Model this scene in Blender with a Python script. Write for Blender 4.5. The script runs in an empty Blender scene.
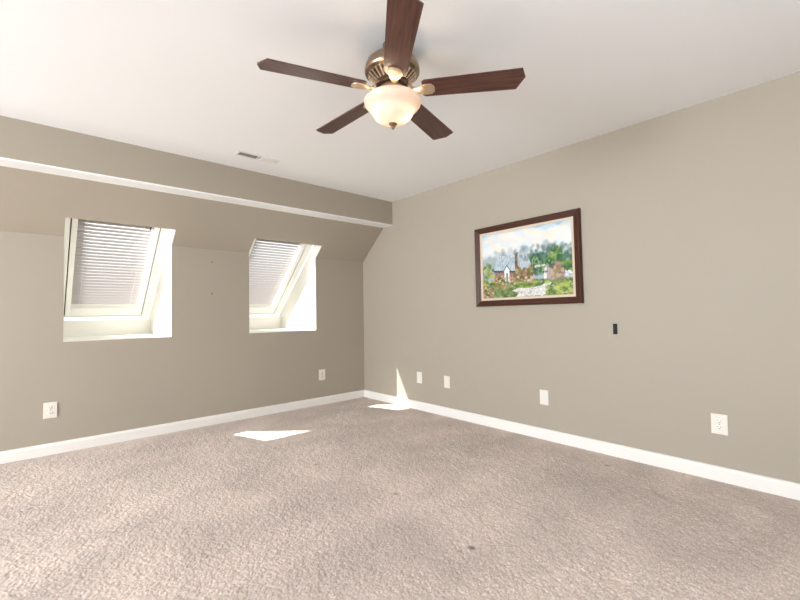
import bpy, bmesh, math, random
import numpy as np
from mathutils import Vector, Matrix

C = bpy.context.scene.collection
SC = bpy.context.scene
random.seed(7)
PI = math.pi

# ------------------------------------------------------------------ camera
f, yaw, pitch, roll = 411.105, 0.83999, 0.029729, -0.014818
CAM = Vector((-3.2587, -4.3577, 1.0977))
fw = Vector((math.cos(pitch)*math.cos(yaw), math.cos(pitch)*math.sin(yaw), math.sin(pitch)))
r1 = Vector((math.sin(yaw), -math.cos(yaw), 0)); u1 = r1.cross(fw)
r2 = r1*math.cos(roll) + u1*math.sin(roll); u2 = -r1*math.sin(roll) + u1*math.cos(roll)
cam = bpy.data.cameras.new('camera'); co = bpy.data.objects.new('camera', cam); C.objects.link(co)
cam.sensor_width = 36; cam.lens = f/800*36; cam.clip_start = .02; cam.clip_end = 200
M = Matrix((r2, u2, -fw)).transposed().to_4x4(); M.translation = CAM
co.matrix_world = M
SC.camera = co

# ------------------------------------------------------------------ world, sun, exposure
SUNV = Vector((1.10, -1.0, -1.87)).normalized()
w = bpy.data.worlds.new('world'); SC.world = w; w.use_nodes = True
bg = w.node_tree.nodes['Background']
bg.inputs[0].default_value = (.90, .95, 1.0, 1); bg.inputs[1].default_value = 1.9
sl = bpy.data.lights.new('sun', 'SUN'); sl.energy = 15; sl.angle = math.radians(.53); sl.color = (1, .96, .91)
so = bpy.data.objects.new('sun', sl); C.objects.link(so)
so.rotation_euler = SUNV.to_track_quat('-Z', 'Y').to_euler(); so.location = (-8, 6, 10)

def area(name, loc, direction, sx, sy, e, col):
    l = bpy.data.lights.new(name, 'AREA'); l.shape = 'RECTANGLE'; l.size = sx; l.size_y = sy; l.energy = e; l.color = col
    o = bpy.data.objects.new(name, l); C.objects.link(o); o.location = loc
    o.rotation_euler = Vector(direction).to_track_quat('-Z', 'Y').to_euler(); return o
# two fill lights added out of view, behind and beside the camera
area('window_daylight', (-2.6, -5.86, 1.45), (0, 1, .5), 2.6, 1.5, 14, (.88, .94, 1))
area('window_daylight', (-8.26, -1.95, 1.40), (1, 0, .12), 2.7, 1.7, 335, (.88, .94, 1))

SC.view_settings.view_transform = 'Standard'; SC.view_settings.look = 'None'
SC.view_settings.exposure = 0.35; SC.view_settings.gamma = 1.0; SC.view_settings.use_curve_mapping = False
cy = SC.cycles
cy.use_denoising = True
cy.max_bounces = 14; cy.diffuse_bounces = 8; cy.glossy_bounces = 4; cy.transmission_bounces = 8; cy.transparent_max_bounces = 16
cy.sample_clamp_indirect = 6.0; cy.caustics_reflective = False; cy.caustics_refractive = False

# ------------------------------------------------------------------ materials
def srgb(r, g, b):
    return tuple(((c/255)/12.92 if c/255 <= .04045 else ((c/255+.055)/1.055)**2.4) for c in (r, g, b)) + (1,)

def mat(name, col, rough=.6, metal=0, spec=.5, noise=None, bump=None, coat=0):
    m = bpy.data.materials.new(name); m.use_nodes = True
    nt = m.node_tree; b = nt.nodes['Principled BSDF']
    b.inputs['Base Color'].default_value = col; b.inputs['Roughness'].default_value = rough
    b.inputs['Metallic'].default_value = metal; b.inputs['Specular IOR Level'].default_value = spec
    b.inputs['Coat Weight'].default_value = coat
    tc = nt.nodes.new('ShaderNodeTexCoord')
    if noise:
        sc, amt = noise
        n = nt.nodes.new('ShaderNodeTexNoise'); n.inputs['Scale'].default_value = sc; n.inputs['Detail'].default_value = 4
        nt.links.new(tc.outputs['Object'], n.inputs['Vector'])
        mr = nt.nodes.new('ShaderNodeMapRange'); mr.inputs[3].default_value = 1-amt; mr.inputs[4].default_value = 1+amt
        mx = nt.nodes.new('ShaderNodeMix'); mx.data_type = 'RGBA'; mx.blend_type = 'MULTIPLY'; mx.inputs[0].default_value = 1
        nt.links.new(n.outputs['Fac'], mr.inputs[0])
        mx.inputs[6].default_value = col; nt.links.new(mr.outputs[0], mx.inputs[7])
        nt.links.new(mx.outputs[2], b.inputs['Base Color'])
    if bump:
        sc, st, di = bump
        n2 = nt.nodes.new('ShaderNodeTexNoise'); n2.inputs['Scale'].default_value = sc; n2.inputs['Detail'].default_value = 3
        nt.links.new(tc.outputs['Object'], n2.inputs['Vector'])
        bp = nt.nodes.new('ShaderNodeBump'); bp.inputs['Strength'].default_value = st; bp.inputs['Distance'].default_value = di
        nt.links.new(n2.outputs['Fac'], bp.inputs['Height']); nt.links.new(bp.outputs[0], b.inputs['Normal'])
    return m

M_wall = mat('tan_wall_paint', (.374, .333, .271, 1), .55, spec=.35, noise=(1.2, .02), bump=(260, .12, .002))
M_ceil = mat('ceiling_paint', (.86, .875, .885, 1), .8, spec=.2, noise=(1.5, .012), bump=(180, .1, .002))
M_white = mat('white_trim_paint', (.80, .785, .75, 1), .35, noise=(3, .015))
M_liner = mat('well_liner_paint', (.78, .765, .72, 1), .6, spec=.25, noise=(4, .03), bump=(60, .15, .003))
M_sash = mat('white_window_lacquer', (.80, .79, .75, 1), .3, noise=(5, .01))
M_gasket = mat('grey_rubber_gasket', (.09, .085, .08, 1), .6, noise=(20, .1))
M_plate = mat('white_plate_plastic', (.74, .71, .65, 1), .3, noise=(15, .01))
M_slot = mat('dark_slot', (.03, .027, .025, 1), .6, noise=(40, .1))
M_black = mat('black_plastic', (.006, .006, .006, 1), .5, spec=.2, noise=(40, .1))
M_brass = mat('antique_brass', (.35, .26, .18, 1), .28, metal=1, noise=(30, .12))
M_brass_hi = mat('polished_brass', (.68, .54, .40, 1), .46, metal=1, noise=(30, .1))
M_dark = mat('dark_bronze', (.06, .04, .028, 1), .45, metal=.6, noise=(30, .1))
M_frame = mat('walnut_frame', (.060, .020, .011, 1), .38, spec=.3, noise=(18, .25))
M_cream = mat('cream_liner', (.62, .52, .40, 1), .7, noise=(60, .08))
M_vent = mat('vent_enamel', (.76, .75, .73, 1), .4, noise=(20, .015))
M_duct = mat('duct_inside', (.10, .10, .095, 1), .7, noise=(20, .1))
M_steel = mat('dull_steel', (.18, .15, .12, 1), .4, metal=.9, noise=(60, .1))

def wood_mat():
    m = bpy.data.materials.new('rosewood_blade'); m.use_nodes = True; nt = m.node_tree; b = nt.nodes['Principled BSDF']
    tc = nt.nodes.new('ShaderNodeTexCoord'); mp = nt.nodes.new('ShaderNodeMapping'); mp.inputs['Scale'].default_value = (5, 75, 30)
    n = nt.nodes.new('ShaderNodeTexNoise'); n.inputs['Scale'].default_value = 1.0; n.inputs['Detail'].default_value = 6; n.inputs['Distortion'].default_value = .5
    cr = nt.nodes.new('ShaderNodeValToRGB')
    cr.color_ramp.elements[0].position = .3; cr.color_ramp.elements[0].color = (.040, .011, .008, 1)
    cr.color_ramp.elements[1].position = .72; cr.color_ramp.elements[1].color = (.125, .045, .030, 1)
    nt.links.new(tc.outputs['Object'], mp.inputs[0]); nt.links.new(mp.outputs[0], n.inputs['Vector'])
    nt.links.new(n.outputs['Fac'], cr.inputs[0]); nt.links.new(cr.outputs[0], b.inputs['Base Color'])
    b.inputs['Roughness'].default_value = .36; b.inputs['Coat Weight'].default_value = .2; b.inputs['Coat Roughness'].default_value = .25
    return m
M_blade = wood_mat()

def carpet_mat():
    m = bpy.data.materials.new('beige_carpet_pile'); m.use_nodes = True; nt = m.node_tree; b = nt.nodes['Principled BSDF']
    tc = nt.nodes.new('ShaderNodeTexCoord')
    def noise(sc, det, dist=0, stretch=None):
        n = nt.nodes.new('ShaderNodeTexNoise'); n.inputs['Scale'].default_value = sc; n.inputs['Detail'].default_value = det; n.inputs['Distortion'].default_value = dist
        if stretch:
            mp = nt.nodes.new('ShaderNodeMapping'); mp.inputs['Scale'].default_value = stretch; mp.inputs['Rotation'].default_value = (0, 0, .75)
            nt.links.new(tc.outputs['Object'], mp.inputs[0]); nt.links.new(mp.outputs[0], n.inputs['Vector'])
        else: nt.links.new(tc.outputs['Object'], n.inputs['Vector'])
        return n
    big = noise(1.5, 3, .6, (1, 1.7, 1)); fleck = noise(150, 3); yarn = noise(420, 2)
    def rng(n, a, c, lo=.3, hi=.7):
        r = nt.nodes.new('ShaderNodeMapRange'); r.inputs[1].default_value = lo; r.inputs[2].default_value = hi
        r.inputs[3].default_value = a; r.inputs[4].default_value = c
        nt.links.new(n.outputs['Fac'], r.inputs[0]); return r
    a = rng(big, .84, 1.13); c = rng(fleck, .66, 1.22); d = rng(yarn, .84, 1.12)
    m1 = nt.nodes.new('ShaderNodeMath'); m1.operation = 'MULTIPLY'; m2 = nt.nodes.new('ShaderNodeMath'); m2.operation = 'MULTIPLY'
    nt.links.new(a.outputs[0], m1.inputs[0]); nt.links.new(c.outputs[0], m1.inputs[1])
    nt.links.new(m1.outputs[0], m2.inputs[0]); nt.links.new(d.outputs[0], m2.inputs[1])
    mx = nt.nodes.new('ShaderNodeMix'); mx.data_type = 'RGBA'; mx.blend_type = 'MULTIPLY'; mx.inputs[0].default_value = 1
    mx.inputs[6].default_value = (.66, .555, .495, 1); nt.links.new(m2.outputs[0], mx.inputs[7])
    # dents from furniture feet: their dark shade is painted into the carpet colour
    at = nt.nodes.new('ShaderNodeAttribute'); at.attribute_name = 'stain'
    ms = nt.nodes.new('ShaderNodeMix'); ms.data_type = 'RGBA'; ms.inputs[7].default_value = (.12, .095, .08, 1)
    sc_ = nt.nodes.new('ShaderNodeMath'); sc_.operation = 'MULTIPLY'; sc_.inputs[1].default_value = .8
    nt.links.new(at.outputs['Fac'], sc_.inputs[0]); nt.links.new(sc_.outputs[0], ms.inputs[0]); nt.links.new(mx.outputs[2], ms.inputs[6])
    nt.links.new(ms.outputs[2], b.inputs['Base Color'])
    b.inputs['Roughness'].default_value = .95; b.inputs['Specular IOR Level'].default_value = .1
    b.inputs['Sheen Weight'].default_value = .15; b.inputs['Sheen Roughness'].default_value = .5
    bp = nt.nodes.new('ShaderNodeBump'); bp.inputs['Strength'].default_value = .5; bp.inputs['Distance'].default_value = .003
    nt.links.new(yarn.outputs['Fac'], bp.inputs['Height']); nt.links.new(bp.outputs[0], b.inputs['Normal'])
    return m
M_carpet = carpet_mat()

def glass_mat():
    m = bpy.data.materials.new('window_glass'); m.use_nodes = True; nt = m.node_tree; nt.nodes.clear()
    o = nt.nodes.new('ShaderNodeOutputMaterial'); mx = nt.nodes.new('ShaderNodeMixShader')
    t = nt.nodes.new('ShaderNodeBsdfTransparent'); g = nt.nodes.new('ShaderNodeBsdfGlossy')
    t.inputs[0].default_value = (.95, .97, .96, 1); g.inputs['Roughness'].default_value = .02; mx.inputs[0].default_value = .06
    nt.links.new(t.outputs[0], mx.inputs[1]); nt.links.new(g.outputs[0], mx.inputs[2]); nt.links.new(mx.outputs[0], o.inputs[0]); return m
M_glass = glass_mat()

def slat_mat():
    m = bpy.data.materials.new('white_blind_slat'); m.use_nodes = True; nt = m.node_tree; nt.nodes.clear()
    o = nt.nodes.new('ShaderNodeOutputMaterial'); mx = nt.nodes.new('ShaderNodeMixShader')
    t = nt.nodes.new('ShaderNodeBsdfTranslucent'); d = nt.nodes.new('ShaderNodeBsdfDiffuse')
    t.inputs[0].default_value = (.62, .54, .53, 1); d.inputs[0].default_value = (.62, .57, .56, 1); mx.inputs[0].default_value = .2
    nt.links.new(d.outputs[0], mx.inputs[1]); nt.links.new(t.outputs[0], mx.inputs[2]); nt.links.new(mx.outputs[0], o.inputs[0]); return m
M_slat = slat_mat()

def bowl_mat():
    m = bpy.data.materials.new('alabaster_glass'); m.use_nodes = True; nt = m.node_tree; nt.nodes.clear()
    o = nt.nodes.new('ShaderNodeOutputMaterial'); mx = nt.nodes.new('ShaderNodeMixShader'); m2 = nt.nodes.new('ShaderNodeMixShader')
    t = nt.nodes.new('ShaderNodeBsdfTranslucent'); d = nt.nodes.new('ShaderNodeBsdfDiffuse'); g = nt.nodes.new('ShaderNodeBsdfGlossy')
    tc = nt.nodes.new('ShaderNodeTexCoord'); n = nt.nodes.new('ShaderNodeTexNoise'); n.inputs['Scale'].default_value = 14; n.inputs['Detail'].default_value = 4; n.inputs['Distortion'].default_value = 1.2
    cr = nt.nodes.new('ShaderNodeValToRGB'); cr.color_ramp.elements[0].color = (.74, .65, .58, 1); cr.color_ramp.elements[1].color = (.88, .82, .75, 1)
    nt.links.new(tc.outputs['Object'], n.inputs['Vector']); nt.links.new(n.outputs['Fac'], cr.inputs[0])
    nt.links.new(cr.outputs[0], t.inputs[0]); nt.links.new(cr.outputs[0], d.inputs[0])
    g.inputs['Roughness'].default_value = .2; mx.inputs[0].default_value = .5; m2.inputs[0].default_value = .05
    nt.links.new(d.outputs[0], mx.inputs[1]); nt.links.new(t.outputs[0], mx.inputs[2])
    nt.links.new(mx.outputs[0], m2.inputs[1]); nt.links.new(g.outputs[0], m2.inputs[2]); nt.links.new(m2.outputs[0], o.inputs[0]); return m
M_bowl = bowl_mat()

def emit_mat(name, col, s):
    m = bpy.data.materials.new(name); m.use_nodes = True; b = m.node_tree.nodes['Principled BSDF']
    b.inputs['Base Color'].default_value = (.9, .9, .88, 1)
    b.inputs['Emission Color'].default_value = col; b.inputs['Emission Strength'].default_value = s; return m
M_bulb = emit_mat('lit_bulb', (1, .78, .52, 1), 26)

# ------------------------------------------------------------------ mesh helpers
def link(name, bm, m, parent=None, smooth=False, mats=None):
    me = bpy.data.meshes.new(name); bm.normal_update(); bm.to_mesh(me); bm.free()
    for mm in (mats or [m]): me.materials.append(mm)
    if smooth:
        for p in me.polygons: p.use_smooth = True
        try: me.set_sharp_from_angle(angle=math.radians(38))
        except Exception: pass
    o = bpy.data.objects.new(name, me); C.objects.link(o)
    if parent is not None: o.parent = parent
    return o

def tag(o, label=None, cat=None, group=None, kind=None):
    if label: o['label'] = label
    if cat: o['category'] = cat
    if group: o['group'] = group
    if kind: o['kind'] = kind
    return o

def struct(name, bm, m, label, cat='wall', smooth=False):
    return tag(link(name, bm, m, None, smooth), label, cat, None, 'structure')

def thing(name, label, cat, loc=(0, 0, 0), rot=(0, 0, 0), group=None, kind=None):
    o = bpy.data.objects.new(name, None); C.objects.link(o); o.location = loc; o.rotation_euler = rot
    o.empty_display_size = .05
    return tag(o, label, cat, group, kind)

def box(bm, a, b, bevel=0, mi=0, mtx=None):
    x0, y0, z0 = a; x1, y1, z1 = b
    t = bmesh.new()
    vs = [t.verts.new(p) for p in ((x0,y0,z0),(x1,y0,z0),(x1,y1,z0),(x0,y1,z0),(x0,y0,z1),(x1,y0,z1),(x1,y1,z1),(x0,y1,z1))]
    for q in ((3,2,1,0),(4,5,6,7),(0,1,5,4),(1,2,6,5),(2,3,7,6),(3,0,4,7)): t.faces.new([vs[i] for i in q])
    if bevel: bmesh.ops.bevel(t, geom=t.edges[:], offset=bevel, segments=2, affect='EDGES', profile=.5)
    merge(bm, t, mi, mtx)

def merge(bm, t, mi=0, mtx=None):
    bmesh.ops.recalc_face_normals(t, faces=t.faces[:])
    mp = {}
    for v in t.verts: mp[v] = bm.verts.new(mtx @ v.co if mtx else v.co)
    for fa in t.faces:
        nf = bm.faces.new([mp[v] for v in fa.verts]); nf.material_index = mi; nf.smooth = fa.smooth
    t.free()

def lathe(bm, prof, n=48, c=(0, 0, 0), mi=0, mtx=None):
    t = bmesh.new(); rings = []
    for r, z in prof:
        if r < 1e-5: rings.append([t.verts.new((c[0], c[1], c[2]+z))])
        else: rings.append([t.verts.new((c[0]+r*math.cos(2*PI*i/n), c[1]+r*math.sin(2*PI*i/n), c[2]+z)) for i in range(n)])
    for A, B in zip(rings, rings[1:]):
        for i in range(n):
            j = (i+1) % n
            if len(A) == 1 and len(B) == 1: continue
            if len(A) == 1: t.faces.new((A[0], B[i], B[j]))
            elif len(B) == 1: t.faces.new((A[i], A[j], B[0]))
            else: t.faces.new((A[i], A[j], B[j], B[i]))
    merge(bm, t, mi, mtx)

def prism(bm, pts, h0, h1, mtx=None, bevel=0, mi=0):
    t = bmesh.new()
    lo = [t.verts.new((p[0], p[1], h0)) for p in pts]; hi = [t.verts.new((p[0], p[1], h1)) for p in pts]
    n = len(pts); t.faces.new(lo[::-1]); t.faces.new(hi)
    for i in range(n): t.faces.new((lo[i], lo[(i+1) % n], hi[(i+1) % n], hi[i]))
    if bevel:
        bmesh.ops.bevel(t, geom=t.edges[:], offset=bevel, segments=2, affect='EDGES', profile=.5)
    merge(bm, t, mi, mtx)

def tube(bm, pts, r, n=10, mi=0, mtx=None):
    t = bmesh.new(); rings = []
    for k, p in enumerate(pts):
        p = Vector(p); d = (Vector(pts[min(k+1, len(pts)-1)]) - Vector(pts[max(k-1, 0)])).normalized()
        a = d.orthogonal().normalized() if k == 0 else (pa - d*pa.dot(d)).normalized()
        pa = a; bb = d.cross(a); rr = r[k] if isinstance(r, (list, tuple)) else r
        rings.append([t.verts.new(p + a*rr*math.cos(2*PI*i/n) + bb*rr*math.sin(2*PI*i/n)) for i in range(n)])
    for A, B in zip(rings, rings[1:]):
        for i in range(n): t.faces.new((A[i], A[(i+1) % n], B[(i+1) % n], B[i]))
    t.faces.new(rings[0][::-1]); t.faces.new(rings[-1])
    merge(bm, t, mi, mtx)

# ------------------------------------------------------------------ room numbers
H = 2.44; HK = 1.764; BEAM_Y = -.606; BEAM_Z = 2.150; LEDGE = .175
SL = (BEAM_Z-HK)/(-(BEAM_Y+LEDGE))           # interior slope: z = HK - SL*y
XB, YB = -8.2, -5.8                          # rear-left limits of the room, out of view, widened for the fill light
T = .09
WIN = [(-3.062, -2.270, -3.100), (-1.520, -.712, -1.545)]   # well left, well right, frame left
SILL = .900
OPY = -.146; OPZ = HK - SL*OPY               # upper edge of the well opening on the slope
NRM = Vector((0, .669, .743)); UPS = Vector((0, -.743, .669))
F0 = Vector((0, 1.045, 1.040))               # foot of the window frame plane
TOPF = Vector((0, OPY, OPZ)) + NRM*.139      # head of the well meets the frame plane

# ---- floor: carpet pile as a displaced mesh over a slab
def fbm(nx, ny, X, Y, cell, seed):
    rng = np.random.RandomState(seed)
    gx = X/cell; gy = Y/cell
    ix = np.floor(gx).astype(int); iy = np.floor(gy).astype(int); fx = gx-ix; fy = gy-iy
    W = 1021; tab = rng.rand(W*W)
    h = lambda a, b: tab[(a*73 + b*197 + (a*b) % 911*13) % (W*W)]
    sx = fx*fx*(3-2*fx); sy = fy*fy*(3-2*fy)
    return (h(ix, iy)*(1-sx)+h(ix+1, iy)*sx)*(1-sy) + (h(ix, iy+1)*(1-sx)+h(ix+1, iy+1)*sx)*sy

def carpet():
    step = .0042
    xs = np.concatenate([np.arange(XB, -3.72, .04), np.linspace(-3.7, 0, int(3.7/step))])
    ys = np.concatenate([np.arange(YB, -4.52, .04), np.linspace(-4.5, 0, int(4.5/step))])
    X, Y = np.meshgrid(xs, ys); nx, ny = len(xs), len(ys)
    # tufts: rotated value noise at yarn size, clumps on top
    a = .6; Xr = X*math.cos(a)+Y*math.sin(a)+20; Yr = -X*math.sin(a)+Y*math.cos(a)+20
    Z = .004*(np.random.RandomState(4).rand(len(ys), len(xs))-.5) + .0034*(fbm(nx, ny, Xr, Yr, .0075, 1)**.7-.6) + .0028*(fbm(nx, ny, X+20, Y+20, .017, 2)-.5) + .003*(fbm(nx, ny, X+31, Yr+20, .06, 3)-.5)
    Z += .004*(fbm(nx, ny, X+20, Y+20, .45, 5)-.5)
    dent_shade = np.zeros_like(X)  # dark tone painted over the shallow dents in place of their shade
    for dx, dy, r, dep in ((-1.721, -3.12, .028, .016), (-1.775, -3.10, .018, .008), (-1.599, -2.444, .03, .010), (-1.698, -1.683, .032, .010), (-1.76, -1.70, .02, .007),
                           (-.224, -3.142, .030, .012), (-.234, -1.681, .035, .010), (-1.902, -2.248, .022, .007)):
        g_ = np.exp(-(((X-dx)**2+(Y-dy)**2*.8)/(.62*r)**2)**2); Z -= .25*dep*g_; dent_shade = np.maximum(dent_shade, g_*dep/.016)
    Z -= .002
    co_ = np.empty((nx*ny, 3)); co_[:, 0] = X.ravel(); co_[:, 1] = Y.ravel(); co_[:, 2] = Z.ravel()
    idx = np.arange(nx*ny).reshape(ny, nx)
    q = np.stack([idx[:-1, :-1], idx[:-1, 1:], idx[1:, 1:], idx[1:, :-1]], -1).reshape(-1, 4)
    me = bpy.data.meshes.new('floor')
    me.vertices.add(nx*ny); me.vertices.foreach_set('co', co_.ravel())
    me.loops.add(q.size); me.loops.foreach_set('vertex_index', q.ravel().astype(np.int32))
    me.polygons.add(len(q)); me.polygons.foreach_set('loop_start', (np.arange(len(q))*4).astype(np.int32))
    me.polygons.foreach_set('loop_total', np.full(len(q), 4, np.int32))
    me.polygons.foreach_set('use_smooth', np.ones(len(q), bool))
    me.update(calc_edges=True); me.materials.append(M_carpet)
    sa = me.attributes.new('stain', 'FLOAT', 'POINT'); sa.data.foreach_set('value', dent_shade.ravel().astype(np.float32))
    o = bpy.data.objects.new('floor', me); C.objects.link(o)
    tag(o, 'beige cut pile carpet covering the whole floor', 'floor', None, 'structure')
carpet()

# ---- walls
bm = bmesh.new(); box(bm, (XB-T, YB-T, H), (T, -.50, H+.08))
struct('ceiling', bm, M_ceil, 'flat white painted ceiling with the fan on it', 'ceiling')
bm = bmesh.new(); box(bm, (0, YB-T, -.05), (T, 1.6, H+.08))
struct('wall_right', bm, M_wall, 'long tan wall with the framed cottage painting')

def wall_with_opening(name, axis, pos, lo, hi, a0, a1, z0, z1, label):  # unseen wall, its opening added to hold a fill light
    b = bmesh.new()
    def bx(u0, u1, w0, w1):
        if axis == 'y': box(b, (u0, pos-T, w0), (u1, pos, w1))
        else: box(b, (pos-T, u0, w0), (pos, u1, w1))
    bx(lo, a0, -.05, H); bx(a1, hi, -.05, H); bx(a0, a1, -.05, z0); bx(a0, a1, z1, H)
    return struct(name, b, M_wall, label)
wall_with_opening('wall_back', 'y', YB, XB-T, 0, -3.9, -1.3, .70, 2.2, 'tan wall with a wide window opening behind the camera')
wall_with_opening('wall_side', 'x', XB, YB, 0, -3.3, -.6, .55, 2.25, 'tan side wall with a wide window opening beside the camera')

# knee wall and sloped wall above it, with the two window openings
bm = bmesh.new()
G = .003; xs = [XB-T, WIN[0][0]-G, WIN[0][1]+G, WIN[1][0]-G, WIN[1][1]+G, 0]
for i in range(5):
    x0, x1 = xs[i], xs[i+1]
    if i in (1, 3): box(bm, (x0, 0, -.05), (x1, T, SILL-.004))
    else: box(bm, (x0, 0, -.05), (x1, T, HK))
def slope_slab(b, x0, x1, y0, y1, th=.07):
    t = bmesh.new(); N = Vector((0, SL, 1)).normalized()*th
    pts = [(x0, y0, HK-SL*y0), (x1, y0, HK-SL*y0), (x1, y1, HK-SL*y1), (x0, y1, HK-SL*y1)]
    lo = [t.verts.new(p) for p in pts]; hi = [t.verts.new(Vector(p)+N) for p in pts]
    t.faces.new(lo); t.faces.new(hi[::-1])
    for k in range(4): t.faces.new((lo[k], lo[(k+1) % 4], hi[(k+1) % 4], hi[k]))
    merge(b, t)
for i in range(5):
    x0, x1 = xs[i], xs[i+1]
    slope_slab(bm, x0, x1, OPY if i in (1, 3) else 0, BEAM_Y+LEDGE)
struct('wall_left', bm, M_wall, 'tan knee wall and sloped wall holding the two roof windows')

bm = bmesh.new(); box(bm, (XB-T, BEAM_Y, BEAM_Z+.012), (0, BEAM_Y+.12, H+.08)); 
struct('wall_header', bm, M_wall, 'tan drop header running along the ceiling above the windows')
bm = bmesh.new(); box(bm, (XB-T, BEAM_Y, BEAM_Z), (0, BEAM_Y+LEDGE+.03, BEAM_Z+.012))
struct('trim_1', bm, M_ceil, 'white board on the underside of the tan header', 'trim')

# baseboards
def baseboard(name, mtx, L, label):
    prof = [(0, 0), (.016, 0), (.016, .070), (.013, .077), (.013, .082), (.009, .088), (.004, .091), (0, .091)]
    t = bmesh.new(); A = [t.verts.new((0, p[0], p[1])) for p in prof]; B = [t.verts.new((L, p[0], p[1])) for p in prof]; n = len(prof)
    t.faces.new(A); t.faces.new(B[::-1])
    for i in range(n): t.faces.new((A[i], B[i], B[(i+1) % n], A[(i+1) % n]))
    b = bmesh.new(); merge(b, t, 0, mtx); struct(name, b, M_white, label, 'baseboard')
baseboard('baseboard_left', Matrix.Translation((0, 0, 0)) @ Matrix.Rotation(PI, 4, 'Z'), -XB, 'white baseboard along the window wall')
baseboard('baseboard_right', Matrix.Rotation(-PI/2, 4, 'Z') @ Matrix.Scale(-1, 4, (0, 1, 0)), -YB, 'white baseboard along the wall below the painting')

# ---- window wells
LT = .03
for k, (xl, xr, xf) in enumerate(WIN):
    b = bmesh.new()
    end = F0
    prof = [Vector((0, .004, SILL)), Vector((0, .945, SILL)), Vector((0, 1.045, 1.040)), TOPF, Vector((0, OPY+.003, OPZ+.004)), Vector((0, .004, HK+.003))]
    for x0, x1 in ((xl-LT, xl), (xr, xr+LT)):
        prism(b, [(p.y, p.z) for p in prof], x0, x1, Matrix(((0, 0, 1, 0), (1, 0, 0, 0), (0, 1, 0, 0), (0, 0, 0, 1))))
    box(b, (xl-.002, .0, SILL-.004), (xr+.002, .10, SILL)); box(b, (xl-LT, T+.001, SILL-LT), (xr+LT, .945+LT, SILL))                                  # sill
    box(b, (xl-LT, .945, SILL-LT), (xr+LT, .975, 1.06), 0, 0)                               # upstand below the window
    t = bmesh.new(); O_ = Vector((0, OPY, OPZ))+NRM*.004; q = [O_, TOPF, TOPF+UPS*LT, O_+UPS*LT]
    prism(b, [(p.y, p.z) for p in q], xl-LT, xr+LT, Matrix(((0, 0, 1, 0), (1, 0, 0, 0), (0, 1, 0, 0), (0, 0, 0, 1)))); t.free()
    struct('trim_%d' % (k+2), b, M_liner, ('white plastered well around the left roof window', 'white plastered well around the right roof window')[k], 'window well')

# ---- roof windows
WW, WL = .830, 1.55
def frame_matrix(xf):
    m = Matrix(((1, 0, 0), (0, UPS.y, NRM.y), (0, UPS.z, NRM.z))).to_4x4(); m.translation = Vector((xf, F0.y, F0.z)); return m
def ring(b, x0, x1, s0, s1, wl, wr, wb, wt, n0, n1, bev=.003):
    box(b, (x0, s0, n0), (x0+wl, s1, n1), bev); box(b, (x1-wr, s0, n0), (x1, s1, n1), bev)
    box(b, (x0+wl, s0, n0), (x1-wr, s0+wb, n1), bev); box(b, (x0+wl, s1-wt, n0), (x1-wr, s1, n1), bev)
wnames = ('left roof window in its deep well, blind lowered', 'right roof window nearest the corner, blind lowered')
SASH = (.090, WW-.082, .098, WL-.10)
BL0, BL1 = .130, WW-.128          # blind, left and right
for k, (xl, xr, xf) in enumerate(WIN):
    root = thing('window_%d' % (k+1), wnames[k], 'window', kind='structure')
    root.matrix_world = frame_matrix(xf)
    b = bmesh.new(); ring(b, 0, WW, 0, WL, .080, .075, .090, .09, 0.0, .135)
    link('window_frame', b, M_sash, root)
    b = bmesh.new(); ring(b, .079, WW-.074, .089, WL-.089, .013, .010, .012, .012, .030, .120, 0)
    link('gasket', b, M_gasket, root)
    b = bmesh.new(); ring(b, SASH[0], SASH[1], SASH[2], SASH[3], .040, .046, .108, .09, 0.004, .115)
    link('sash', b, M_sash, root)
    b = bmesh.new(); box(b, (SASH[0]+.035, SASH[2]+.10, .088), (SASH[1]-.04, SASH[3]-.085, .094))
    link('pane', b, M_glass, root)
    b = bmesh.new(); box(b, (SASH[0]+.01, SASH[2]+.02, .0955), (SASH[0]+.098, SASH[3]-.02, .150), .002); box(b, (SASH[0]+.10, 1.277, .0955), (SASH[1]-.02, SASH[3]-.02, .130), .002)
    link('glazing_bead', b, M_sash, root)  # left strip and top hood added outside the pane to trim the sun patches

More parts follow.
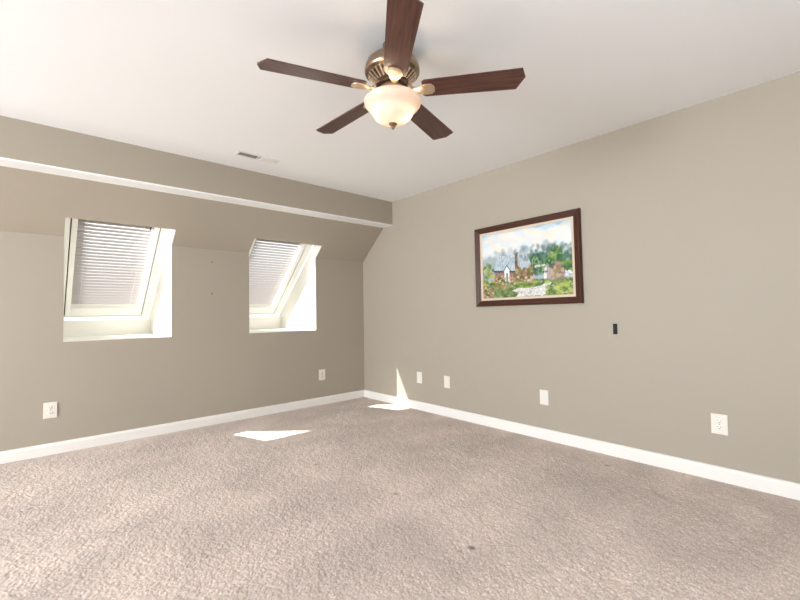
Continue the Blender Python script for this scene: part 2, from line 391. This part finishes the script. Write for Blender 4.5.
# ---- venetian blinds, hung inside the sash
SD = Vector((0, SUNV.y, SUNV.z)).normalized()
def blind_label(k): return ('white venetian blind hanging in the left roof window', 'white venetian blind hanging in the right roof window nearest the corner')[k]
for k, (xl, xr, xf) in enumerate(WIN):
    root = thing('venetian_blind', blind_label(k), 'blind', group='blinds in the roof windows')
    root.matrix_world = frame_matrix(xf)
    b0, b1 = SASH[0]+.0415, SASH[1]-.0475
    # slat direction: across the slat, parallel to the sunlight (in local s, n)
    ds, dn = SD.dot(UPS), SD.dot(NRM); a = math.atan2(ds, -dn)      # tilt so that the sun passes edge-on
    pitch_, wid, n0 = .040, .033, .060
    b = bmesh.new(); s = SASH[2]+.136
    while s < SASH[3]-.118:
        prev = None
        t = bmesh.new(); rows = []
        for q in range(5):
            u = (q/4-.5)*wid; crown = .0022*(1-(2*q/4-1)**2)
            rows.append((s - u*math.sin(a)*1 + crown*math.cos(a), n0 + u*math.cos(a) + crown*math.sin(a)))
        top = [[t.verts.new((x, r_[0], r_[1])) for r_ in rows] for x in (b0, b1)]
        bot = [[t.verts.new((x, r_[0]-.0006*math.cos(a), r_[1]-.0006*math.sin(a))) for r_ in rows] for x in (b0, b1)]
        for q in range(4):
            t.faces.new((top[0][q], top[1][q], top[1][q+1], top[0][q+1])); t.faces.new((bot[0][q+1], bot[1][q+1], bot[1][q], bot[0][q]))
        t.faces.new((top[0][0], bot[0][0], bot[1][0], top[1][0])); t.faces.new((top[0][4], top[1][4], bot[1][4], bot[0][4]))
        for e in (0, 1): t.faces.new(top[e] + bot[e][::-1])
        merge(b, t); s += pitch_
    link('slats', b, M_slat, root)
    b = bmesh.new(); box(b, (b0, SASH[3]-.106, .045), (b1, SASH[3]-.0905, .075), .003); link('headrail', b, M_sash, root)
    b = bmesh.new(); box(b, (b0, SASH[2]+.1085, .048), (b1, SASH[2]+.122, .072), .003); link('bottom_rail', b, M_sash, root)
    for fx in (.12, .88):
        x = b0+(b1-b0)*fx
        b = bmesh.new()
        for nn in (n0-.016, n0+.016): tube(b, [(x, SASH[2]+.14, nn), (x, SASH[3]-.10, nn)], .0011, 6)
        link('ladder_cord', b, M_sash, root)
    if k == 0:
        b = bmesh.new(); x = b1-.025; s_ = 1.305
        box(b, (x-.006, s_-.03, .018), (x+.006, s_+.012, .040), .002)
        tag(link('cord_lock', b, M_gasket, root), 'small dark cord lock')

# ---- ceiling fan
FX, FY = -1.921, -2.832
fan = thing('ceiling_fan', 'five blade ceiling fan with brass housing and lit alabaster bowl', 'ceiling fan', (FX, FY, H))
def fz(z): return z-H
b = bmesh.new(); lathe(b, [(0, 0), (.046, 0), (.046, -.020), (.049, -.040), (.056, -.055), (.068, -.068), (0, -.068)], 40)
link('canopy', b, M_brass, fan, True)
b = bmesh.new()
lathe(b, [(0, fz(2.374)), (.060, fz(2.374)), (.085, fz(2.370)), (.110, fz(2.360)), (.126, fz(2.346)), (.134, fz(2.330)), (.135, fz(2.316)), (.138, fz(2.312)), (.138, fz(2.298)), (.134, fz(2.291)),
          (.124, fz(2.288)), (.112, fz(2.278)), (.075, fz(2.250)), (.075, fz(2.262)), (0, fz(2.262))], 64)
house = link('motor_housing', b, M_brass, fan, True)
b = bmesh.new()
nv = 28
for i in range(nv):            # louvre slots around the sloping underside of the housing
    an = 2*PI*i/nv
    p0 = Vector((.078, 0, fz(2.2495))); p1 = Vector((.114, 0, fz(2.2775)))
    d = (p1-p0).normalized(); nn = Vector((d.z, 0, -d.x))
    m = Matrix((d, Vector((0, 1, 0)), -nn)).transposed().to_4x4(); m.translation = p0
    box(b, (0, -.0055, -.002), ((p1-p0).length, .0055, .0035), 0, 0, Matrix.Rotation(an, 4, 'Z') @ m)
link('vent_slots', b, M_dark, house)
b = bmesh.new()
for i in range(nv):
    an = 2*PI*(i+.5)/nv
    p0 = Vector((.079, 0, fz(2.2495))); p1 = Vector((.119, 0, fz(2.281)))
    d = (p1-p0).normalized(); nn = Vector((d.z, 0, -d.x))
    m = Matrix((d, Vector((0, 1, 0)), -nn)).transposed().to_4x4(); m.translation = p0
    box(b, (0, -.0042, -.005), ((p1-p0).length, .0042, .003), .001, 0, Matrix.Rotation(an, 4, 'Z') @ m)
link('vent_ribs', b, M_brass_hi, house)
b = bmesh.new(); lathe(b, [(0, fz(2.262)), (.078, fz(2.255)), (.081, fz(2.246)), (.081, fz(2.234)), (.074, fz(2.228)), (0, fz(2.228))], 48)
link('flywheel', b, M_dark, fan, True)
b = bmesh.new(); lathe(b, [(0, fz(2.23)), (.060, fz(2.23)), (.066, fz(2.222)), (.066, fz(2.206)), (.058, fz(2.198)), (.052, fz(2.190)), (.052, fz(2.178)), (.060, fz(2.172)), (.072, fz(2.168)), (.072, fz(2.160)), (0, fz(2.160))], 48)
link('switch_housing', b, M_brass, fan, True)
b = bmesh.new()
prof = [(.133, 2.1615), (.138, 2.160), (.142, 2.155), (.1435, 2.148), (.140, 2.136), (.129, 2.121), (.115, 2.109), (.107, 2.099), (.102, 2.087), (.092, 2.071), (.075, 2.057), (.052, 2.048), (.028, 2.0435), (0, 2.042)]
inn = [(max(r_-.004, 0), z+.0035) for r_, z in prof[1:]][::-1]
lathe(b, [(r_, fz(z)) for r_, z in prof + inn + [prof[0]]], 64)
link('light_bowl', b, M_bowl, fan, True)
b = bmesh.new(); lathe(b, [(0, fz(2.048)), (.012, fz(2.044)), (.021, fz(2.040)), (.021, fz(2.036)), (.014, fz(2.031)), (.008, fz(2.026)), (.010, fz(2.021)), (.006, fz(2.013)), (0, fz(2.010))], 28)
link('finial', b, M_brass, fan, True)
b = bmesh.new(); tube(b, [(0, 0, fz(2.17)), (0, 0, fz(2.04))], .004, 10); link('center_rod', b, M_steel, fan)
camr = Vector((math.sin(yaw), -math.cos(yaw), 0)); camf = Vector((math.cos(yaw), math.sin(yaw), 0))
for s_, e_ in ((.062, 1.0), (-.055, .10)):
    p = camr*s_ - camf*.012
    b = bmesh.new(); lathe(b, [(0, .030), (.009, .028), (.010, .012), (.018, -.004), (.022, -.018), (.017, -.032), (0, -.040)], 20, (p.x, p.y, fz(2.125)))
    link('bulb', b, M_bulb, fan, True)
    pl = bpy.data.lights.new('bulb_light', 'POINT'); pl.energy = .72*e_; pl.color = (1, .89, .79); pl.shadow_soft_size = .024
    po = bpy.data.objects.new('bulb_light', pl); C.objects.link(po); po.location = (FX+p.x, FY+p.y, 2.115-.045); 

def blade_pts():
    r0, r1_ = .150, .643; w0, w1 = .055, .066
    return [(r0, -w0*.8), (r0+.012, -w0), (r1_-.018, -w1), (r1_, -w1*.15), (r1_-.036, w1), (r0+.012, w0), (r0, w0*.8)]
def iron_mesh():
    b = bmesh.new()
    pts = [(.096, -.010), (.125, -.020), (.165, -.036), (.196, -.034), (.210, -.020), (.213, 0), (.210, .020), (.196, .034), (.165, .036), (.125, .020), (.096, .010)]
    prism(b, pts, -.0105, -.0045, None, .002)
    # cranked arm between flywheel and plate
    t = bmesh.new(); sec = []
    for x, z, wy, th in ((.066, .036, .017, .006), (.085, .030, .015, .006), (.100, .012, .014, .006), (.112, -.004, .016, .006), (.135, -.0095, .021, .005), (.165, -.0105, .012, .003)):
        sec.append([t.verts.new((x, -wy, z)), t.verts.new((x, -wy*.5, z-th)), t.verts.new((x, wy*.5, z-th)), t.verts.new((x, wy, z)), t.verts.new((x, 0, z+th*.6))])
    for A, B in zip(sec, sec[1:]):
        for i in range(5): t.faces.new((A[i], A[(i+1) % 5], B[(i+1) % 5], B[i]))
    t.faces.new(sec[0][::-1]); t.faces.new(sec[-1]); merge(b, t)
    for px, py in ((.150, .018), (.150, -.018), (.190, 0)): lathe(b, [(0, -.0125), (.005, -.012), (.006, -.0105), (.006, -.009)], 12, (px, py, 0))
    return b
ANG = [18.0, 91.5, 161.2, 233.6, 309.2]
blade0 = iron0 = None
for i, an in enumerate(ANG):
    if i == 0:
        b = bmesh.new(); prism(b, blade_pts(), -.0035, .0035, None, .0009)
        blade0 = link('blade', b, M_blade, fan); iron0 = link('blade_iron', iron_mesh(), M_brass_hi, blade0, True)
        tag(iron0, 'polished brass bracket')
        bl, ir = blade0, iron0
    else:
        bl = blade0.copy(); C.objects.link(bl); bl.parent = fan
        ir = iron0.copy(); C.objects.link(ir); ir.parent = bl
    m = Matrix.Rotation(math.radians(an), 4, 'Z') @ Matrix.Rotation(math.radians(-11), 4, 'X'); m.translation = (0, 0, fz(2.205))
    bl.matrix_basis = m

# ---- framed painting
def canvas_art():
    W_, H_ = 300, 210
    rng = np.random.RandomState(11)
    v, u = np.mgrid[0:H_, 0:W_]; u = (u+.5)/W_; v = (v+.5)/H_
    S = lambda r, g, b_: np.array(srgb(r, g, b_)[:3])
    img = np.zeros((H_, W_, 3))
    def mixto(mask, col): img[:] = img*(1-mask[..., None]) + col*mask[..., None]
    sm = lambda a, b_, x: np.clip((x-a)/(b_-a), 0, 1)**2*(3-2*np.clip((x-a)/(b_-a), 0, 1))
    img[:] = S(214, 222, 226)
    mixto(sm(.80, 1.0, v), S(140, 186, 216)); mixto(sm(.35, 0, u)*sm(.62, .85, v)*.7, S(150, 190, 218))
    mixto(sm(.72, .52, v), S(160, 172, 178))
    def dabs(n, ur, vr, size, cols, asp=1.4, alpha=.75):
        for _ in range(n):
            cu, cv = rng.uniform(*ur), rng.uniform(*vr); s = size*rng.uniform(.6, 1.4); col = S(*cols[rng.randint(len(cols))])
            th = rng.uniform(-.6, .6); du = (u-cu)*1.4; dv = v-cv
            a = du*math.cos(th)+dv*math.sin(th); c_ = -du*math.sin(th)+dv*math.cos(th)
            d = (a/(s*asp))**2+(c_/s)**2
            mixto(np.clip(1.5-d, 0, 1)*alpha*(d < 1.5), col)
    def poly(pts, col, col2=None):
        ins = np.zeros_like(u, bool); n = len(pts)
        for i in range(n):
            (x0, y0), (x1, y1) = pts[i], pts[(i+1) % n]
            c_ = ((y0 > v) != (y1 > v)) & (u < (x1-x0)*(v-y0)/(y1-y0+1e-9)+x0); ins ^= c_
        base = S(*col)[None, None, :]*np.ones_like(img)
        if col2:
            k_ = rng.rand(H_//6+1, W_//3+1).repeat(6, 0).repeat(3, 1)[:H_, :W_]
            base = base*(1-k_[..., None]) + S(*col2)*k_[..., None]
        img[ins] = base[ins]
    dabs(90, (0, 1), (.72, .95), .05, [(232, 226, 216), (222, 226, 228), (205, 218, 230), (236, 222, 206)], 2.2, .5)
    dabs(60, (.15, 1), (.52, .74), .045, [(150, 165, 172), (168, 178, 184), (132, 152, 158), (185, 190, 196)], .8, .55)       # misty far trees
    dabs(50, (.02, .2), (.48, .62), .04, [(168, 178, 182), (150, 165, 165)], .8, .55)
    dabs(120, (.50, 1), (.30, .60), .042, [(62, 98, 72), (84, 122, 86), (46, 78, 60), (104, 140, 98), (70, 104, 92)], .9, .75)
    dabs(40, (.56, .80), (.34, .56), .03, [(96, 138, 92), (124, 160, 110), (60, 96, 74)], .9, .7)
    poly([(.15, .46), (.60, .46), (.60, .22), (.15, .22)], (172, 140, 122), (120, 92, 84))                                     # cottage walls
    poly([(.44, .40), (.46, .60), (.54, .61), (.595, .42)], (150, 164, 176), (196, 204, 208))
    poly([(.14, .42), (.195, .645), (.40, .63), (.42, .39), (.30, .40)], (142, 160, 176), (198, 208, 214))                     # roof
    poly([(.14, .425), (.14, .40), (.42, .365), (.42, .39)], (64, 82, 98))
    poly([(.40, .42), (.40, .655), (.435, .66), (.435, .42)], (150, 120, 104), (104, 80, 72))                                  # chimney
    poly([(.255, .40), (.305, .50), (.355, .40)], (92, 112, 132)); poly([(.268, .40), (.305, .475), (.342, .40)], (226, 226, 224))
    poly([(.275, .40), (.275, .245), (.335, .245), (.335, .40)], (238, 236, 230)); poly([(.292, .37), (.292, .245), (.318, .245), (.318, .37)], (122, 138, 152))
    dabs(40, (0, .14), (.20, .52), .032, [(150, 160, 84), (96, 126, 76), (190, 178, 96), (118, 140, 70), (70, 100, 66)], .9, .75)
    dabs(34, (.40, .60), (.22, .46), .026, [(140, 126, 74), (168, 146, 92), (92, 112, 66), (186, 160, 116), (112, 96, 66)], .9, .8)
    dabs(26, (.16, .27), (.20, .33), .022, [(196, 150, 132), (150, 120, 92), (214, 190, 160), (120, 120, 80)], 1, .8)
    poly([(.62, .44), (.62, .405), (.74, .42), (.74, .445)], (196, 190, 184)); poly([(.715, .44), (.715, .22), (.742, .22), (.742, .44)], (222, 218, 212))
    poly([(.742, .40), (.742, .22), (.80, .22), (.80, .38)], (168, 158, 160))
    dabs(34, (.76, .90), (.46, .68), .034, [(78, 116, 62), (110, 146, 78), (150, 168, 96), (56, 92, 54)], .8, .8)              # right-hand tree
    dabs(44, (.79, .92), (.22, .44), .026, [(140, 104, 104), (166, 128, 120), (110, 92, 84), (186, 160, 140), (150, 134, 76)], .9, .8)
    dabs(24, (.90, 1), (.32, .46), .026, [(74, 112, 64), (128, 150, 74), (60, 92, 60)], .9, .8)
    dabs(14, (.92, 1), (.22, .32), .02, [(206, 206, 222), (184, 186, 208), (226, 222, 226)], .8, .8)
    poly([(0, .20), (.3, .22), (.6, .19), (1, .24), (1, 0), (0, 0)], (98, 116, 80), (134, 144, 104))
    dabs(260, (0, 1), (0, .24), .018, [(84, 108, 66), (128, 144, 92), (160, 170, 122), (62, 84, 54), (112, 126, 84), (150, 138, 112)], 1.8, .7)
    dabs(70, (.14, .62), (.20, .30), .016, [(150, 124, 92), (92, 108, 68), (186, 160, 128), (70, 88, 56), (206, 186, 160)], 1, .8)
    dabs(60, (.40, 1), (.54, .72), .030, [(120, 140, 140), (96, 122, 116), (150, 166, 166), (82, 110, 96)], .7, .5)
    dabs(50, (.58, .78), (.30, .56), .016, [(62, 92, 72), (108, 134, 98), (46, 70, 58), (140, 158, 118)], .8, .7)
    poly([(.36, .10), (.44, .135), (.56, .125), (.68, .145), (.75, .20), (.79, .18), (.72, .02), (.40, .0), (.44, .06)], (196, 196, 194), (222, 220, 216))  # stone path
    dabs(50, (.42, .72), (.01, .12), .011, [(160, 162, 166), (232, 230, 226), (184, 180, 178), (206, 204, 202)], 1.9, .8)
    dabs(40, (.40, .68), (.15, .20), .016, [(112, 140, 66), (148, 164, 90), (84, 112, 56)], 2.2, .75)
    dabs(50, (.74, .99), (.02, .19), .022, [(104, 140, 58), (156, 172, 84), (78, 110, 48), (176, 184, 110)], 1.5, .75)
    dabs(46, (0, .13), (0, .18), .014, [(196, 150, 130), (214, 176, 156), (150, 110, 90), (120, 110, 80), (180, 120, 110)], 1, .85)
    dabs(20, (.13, .28), (.14, .22), .012, [(196, 176, 130), (160, 132, 100), (110, 120, 64)], 2, .8)
    img[:] = img*.93 + .07*S(206, 212, 208)
    img[:] = np.clip((img-.30)*1.10+.235, .01, 1)
    img *= (1 + .14*(rng.rand(H_, W_, 1)-.5))
    return W_, H_, np.clip(img, 0, 1)

def art_mat():
    m = bpy.data.materials.new('oil_paint_canvas'); m.use_nodes = True; nt = m.node_tree; b = nt.nodes['Principled BSDF']
    at = nt.nodes.new('ShaderNodeAttribute'); at.attribute_name = 'paint'
    nt.links.new(at.outputs['Color'], b.inputs['Base Color']); b.inputs['Roughness'].default_value = .5
    tc = nt.nodes.new('ShaderNodeTexCoord'); n = nt.nodes.new('ShaderNodeTexNoise'); n.inputs['Scale'].default_value = 140
    bp = nt.nodes.new('ShaderNodeBump'); bp.inputs['Strength'].default_value = .3; bp.inputs['Distance'].default_value = .002
    nt.links.new(tc.outputs['Object'], n.inputs['Vector']); nt.links.new(n.outputs['Fac'], bp.inputs['Height']); nt.links.new(bp.outputs[0], b.inputs['Normal'])
    return m

# local frame of the painting: X to the right along the wall (-y), Y up, Z out of the wall (-x)
pic = thing('framed_painting', 'landscape oil painting of a cottage garden in a dark brown wooden frame', 'painting')
PW, PH = 1.036, .756
pm = Matrix(((0, 0, -1), (-1, 0, 0), (0, 1, 0))).to_4x4() @ Matrix.Rotation(math.radians(.5), 4, 'Z')
pm.translation = Vector((-.001, -2.384, 1.5225)); pic.matrix_world = pm
def mitre(b, hw, hh, prof):
    """closed profile (inset, height) swept round a rectangle"""
    t = bmesh.new(); loops = []
    for ins, z in prof:
        loops.append([t.verts.new((sx*(hw-ins), sy*(hh-ins), z)) for sx, sy in ((-1, -1), (1, -1), (1, 1), (-1, 1))])
    n = len(loops)
    for i in range(n):
        A, B = loops[i], loops[(i+1) % n]
        for j in range(4): t.faces.new((A[j], A[(j+1) % 4], B[(j+1) % 4], B[j]))
    merge(b, t)
b = bmesh.new(); mitre(b, PW/2, PH/2, [(0, 0), (0, .026), (.004, .034), (.012, .038), (.020, .036), (.024, .031), (.034, .028), (.040, .022), (.052, .019), (.056, .015), (.056, 0)])
link('frame', b, M_frame, pic)
b = bmesh.new(); mitre(b, PW/2-.054, PH/2-.054, [(0, .002), (0, .016), (.004, .018), (.018, .016), (.022, .012), (.022, .002)])
tag(link('liner', b, M_cream, pic), 'cream inner liner')
W_, H_, art = canvas_art()
hw, hh = PW/2-.074, PH/2-.074
b = bmesh.new()
g = [[b.verts.new((-hw+2*hw*i/W_, -hh+2*hh*j/H_, .009)) for i in range(W_+1)] for j in range(H_+1)]
for j in range(H_):
    for i in range(W_): b.faces.new((g[j][i], g[j][i+1], g[j+1][i+1], g[j+1][i]))
bk = [b.verts.new(p) for p in ((-hw, -hh, .002), (hw, -hh, .002), (hw, hh, .002), (-hw, hh, .002))]; b.faces.new(bk[::-1])
cv = link('canvas', b, art_mat(), pic)
at = cv.data.color_attributes.new('paint', 'FLOAT_COLOR', 'CORNER')
cols = np.ones((len(cv.data.loops), 4), np.float32); cols[:, :3] = .4
cols[:W_*H_*4, :3] = art.reshape(-1, 3).repeat(4, 0)
at.data.foreach_set('color', cols.ravel())
nail = bmesh.new(); tube(nail, [(-.055, PH/2-.002, .004), (-.055, PH/2+.010, .010)], [.006, .004], 10)
link('hanger', nail, M_steel, pic)

# ---- outlets and plates
def plate_root(name, label, cat, side, u, z, group=None):
    o = thing(name, label, cat, group=group)
    if side == 'R': m = Matrix(((0, 0, -1), (-1, 0, 0), (0, 1, 0))).to_4x4(); m.translation = (0, u, z)
    else: m = Matrix(((1, 0, 0), (0, 0, -1), (0, 1, 0))).to_4x4(); m.translation = (u, 0, z)
    o.matrix_world = m; return o
def plate_mesh(w_=.086, h_=.127):
    b = bmesh.new(); prism(b, [(-w_/2, -h_/2), (w_/2, -h_/2), (w_/2, h_/2), (-w_/2, h_/2)], 0, .0065, None, .002); return b
def face_mesh(dy):
    b = bmesh.new(); n = 20; r_ = .0172
    pts = []
    for i in range(n):
        a_ = 2*PI*i/n; pts.append((r_*math.cos(a_), max(-.0137, min(.0137, r_*math.sin(a_)))+dy))
    q = []
    for p in pts:
        if not q or (abs(p[0]-q[-1][0])+abs(p[1]-q[-1][1])) > 1e-5: q.append(p)
    prism(b, q, .004, .0085, None, .0006); return b
def slots_mesh(dy):
    b = bmesh.new()
    box(b, (-.0078, dy-.001, .0070), (-.0052, dy+.0085, .0089)); box(b, (.0052, dy, .0070), (.0078, dy+.0075, .0089))
    lathe(b, [(0, .0089), (.0030, .0089), (.0030, .0070), (0, .0070)], 14, (0, dy-.0075, 0)); return b
def outlet(label, side, u, z, group):
    o = plate_root('wall_outlet', label, 'outlet', side, u, z, group)
    link('cover_plate', plate_mesh(), M_plate, o)
    for dy in (.0195, -.0195):
        fo = link('receptacle', face_mesh(dy), M_plate, o, True); tag(link('slots', slots_mesh(dy), M_slot, fo), 'dark outlet slots')
    b = bmesh.new(); lathe(b, [(0, .0080), (.003, .0076), (.0035, .0062), (0, .006)], 12); link('screw', b, M_steel, o, True)
outlet('white outlet on the window wall under the left window', 'L', -3.140, .3535, 'wall outlets')
outlet('white outlet on the window wall close to the corner', 'L', -.638, .3565, 'wall outlets')
outlet('white outlet low on the right wall nearest the camera', 'R', -3.743, .358, 'wall outlets')
def blank(label, u, z):
    o = plate_root('wall_plate', label, 'wall plate', 'R', u, z, 'blank plates on the right wall')
    link('cover_plate', plate_mesh(.080, .125), M_plate, o)
    for dy in (.042, -.042):
        b = bmesh.new(); lathe(b, [(0, .0078), (.0028, .0074), (.0032, .0062), (0, .006)], 12, (0, dy, 0)); link('screw', b, M_plate, o, True)
blank('blank white wall plate beside the sunlit streak near the corner', -1.035, .360)
blank('blank white wall plate second from the corner on the right wall', -1.447, .358)
blank('blank white wall plate low on the right wall below the painting', -2.546, .355)

# black cable insert
o = plate_root('cable_insert', 'small black upright plastic insert in the wall right of the painting', 'wall insert', 'R', -3.134, .9485)
b = bmesh.new(); mitre(b, .0145, .039, [(0, 0), (0, .004), (.002, .005), (.004, .004), (.004, 0)]); link('rim', b, M_black, o)
b = bmesh.new(); box(b, (-.012, -.036, 0), (.012, .036, .0025)); link('backing', b, M_black, o)

# small wall screws between the windows
for z, lab in ((1.634, 'tiny dark screw between the windows, upper of the two'), (1.315, 'tiny dark screw between the windows, lower of the two')):
    o = plate_root('wall_screw', lab, 'screw', 'L', -1.904, z, 'screws between the windows')
    b = bmesh.new(); lathe(b, [(0, .007), (.004, .0065), (.0065, .003), (.004, 0)], 12); link('head', b, M_steel, o, True)
    b = bmesh.new(); tube(b, [(0, -.002, .004), (0, -.012, .003)], .0035, 8); link('anchor', b, M_steel, o)

# ---- ceiling register
vent = thing('ceiling_vent', 'white two-bank air register in the ceiling near the header', 'vent', (-1.827, -.963, H), (PI, 0, 0))
VW, VH = .366, .112
b = bmesh.new(); mitre(b, VW/2, VH/2, [(0, 0), (.002, .003), (.010, .0045), (.020, .004), (.021, 0)])
box(b, (-.007, -VH/2+.02, 0), (.007, VH/2-.02, .004))
link('vent_frame', b, M_vent, vent)
b = bmesh.new(); box(b, (-VW/2+.02, -VH/2+.02, 0), (VW/2-.02, VH/2-.02, .0004)); link('duct_backing', b, M_duct, vent)
for sgn in (-1, 1):
    b = bmesh.new(); n = 11
    for i in range(n):
        x = sgn*(.016 + (i+.5)*(VW/2-.042)/n)
        m = Matrix.Translation((x, 0, .0030)) @ Matrix.Rotation(math.radians(-38 if sgn < 0 else 38)*-1, 4, 'Y')
        box(b, (-.0042, -VH/2+.0205, -.0004), (.0042, VH/2-.0205, .0004), 0, 0, m)
    link('louvers', b, M_vent, vent)
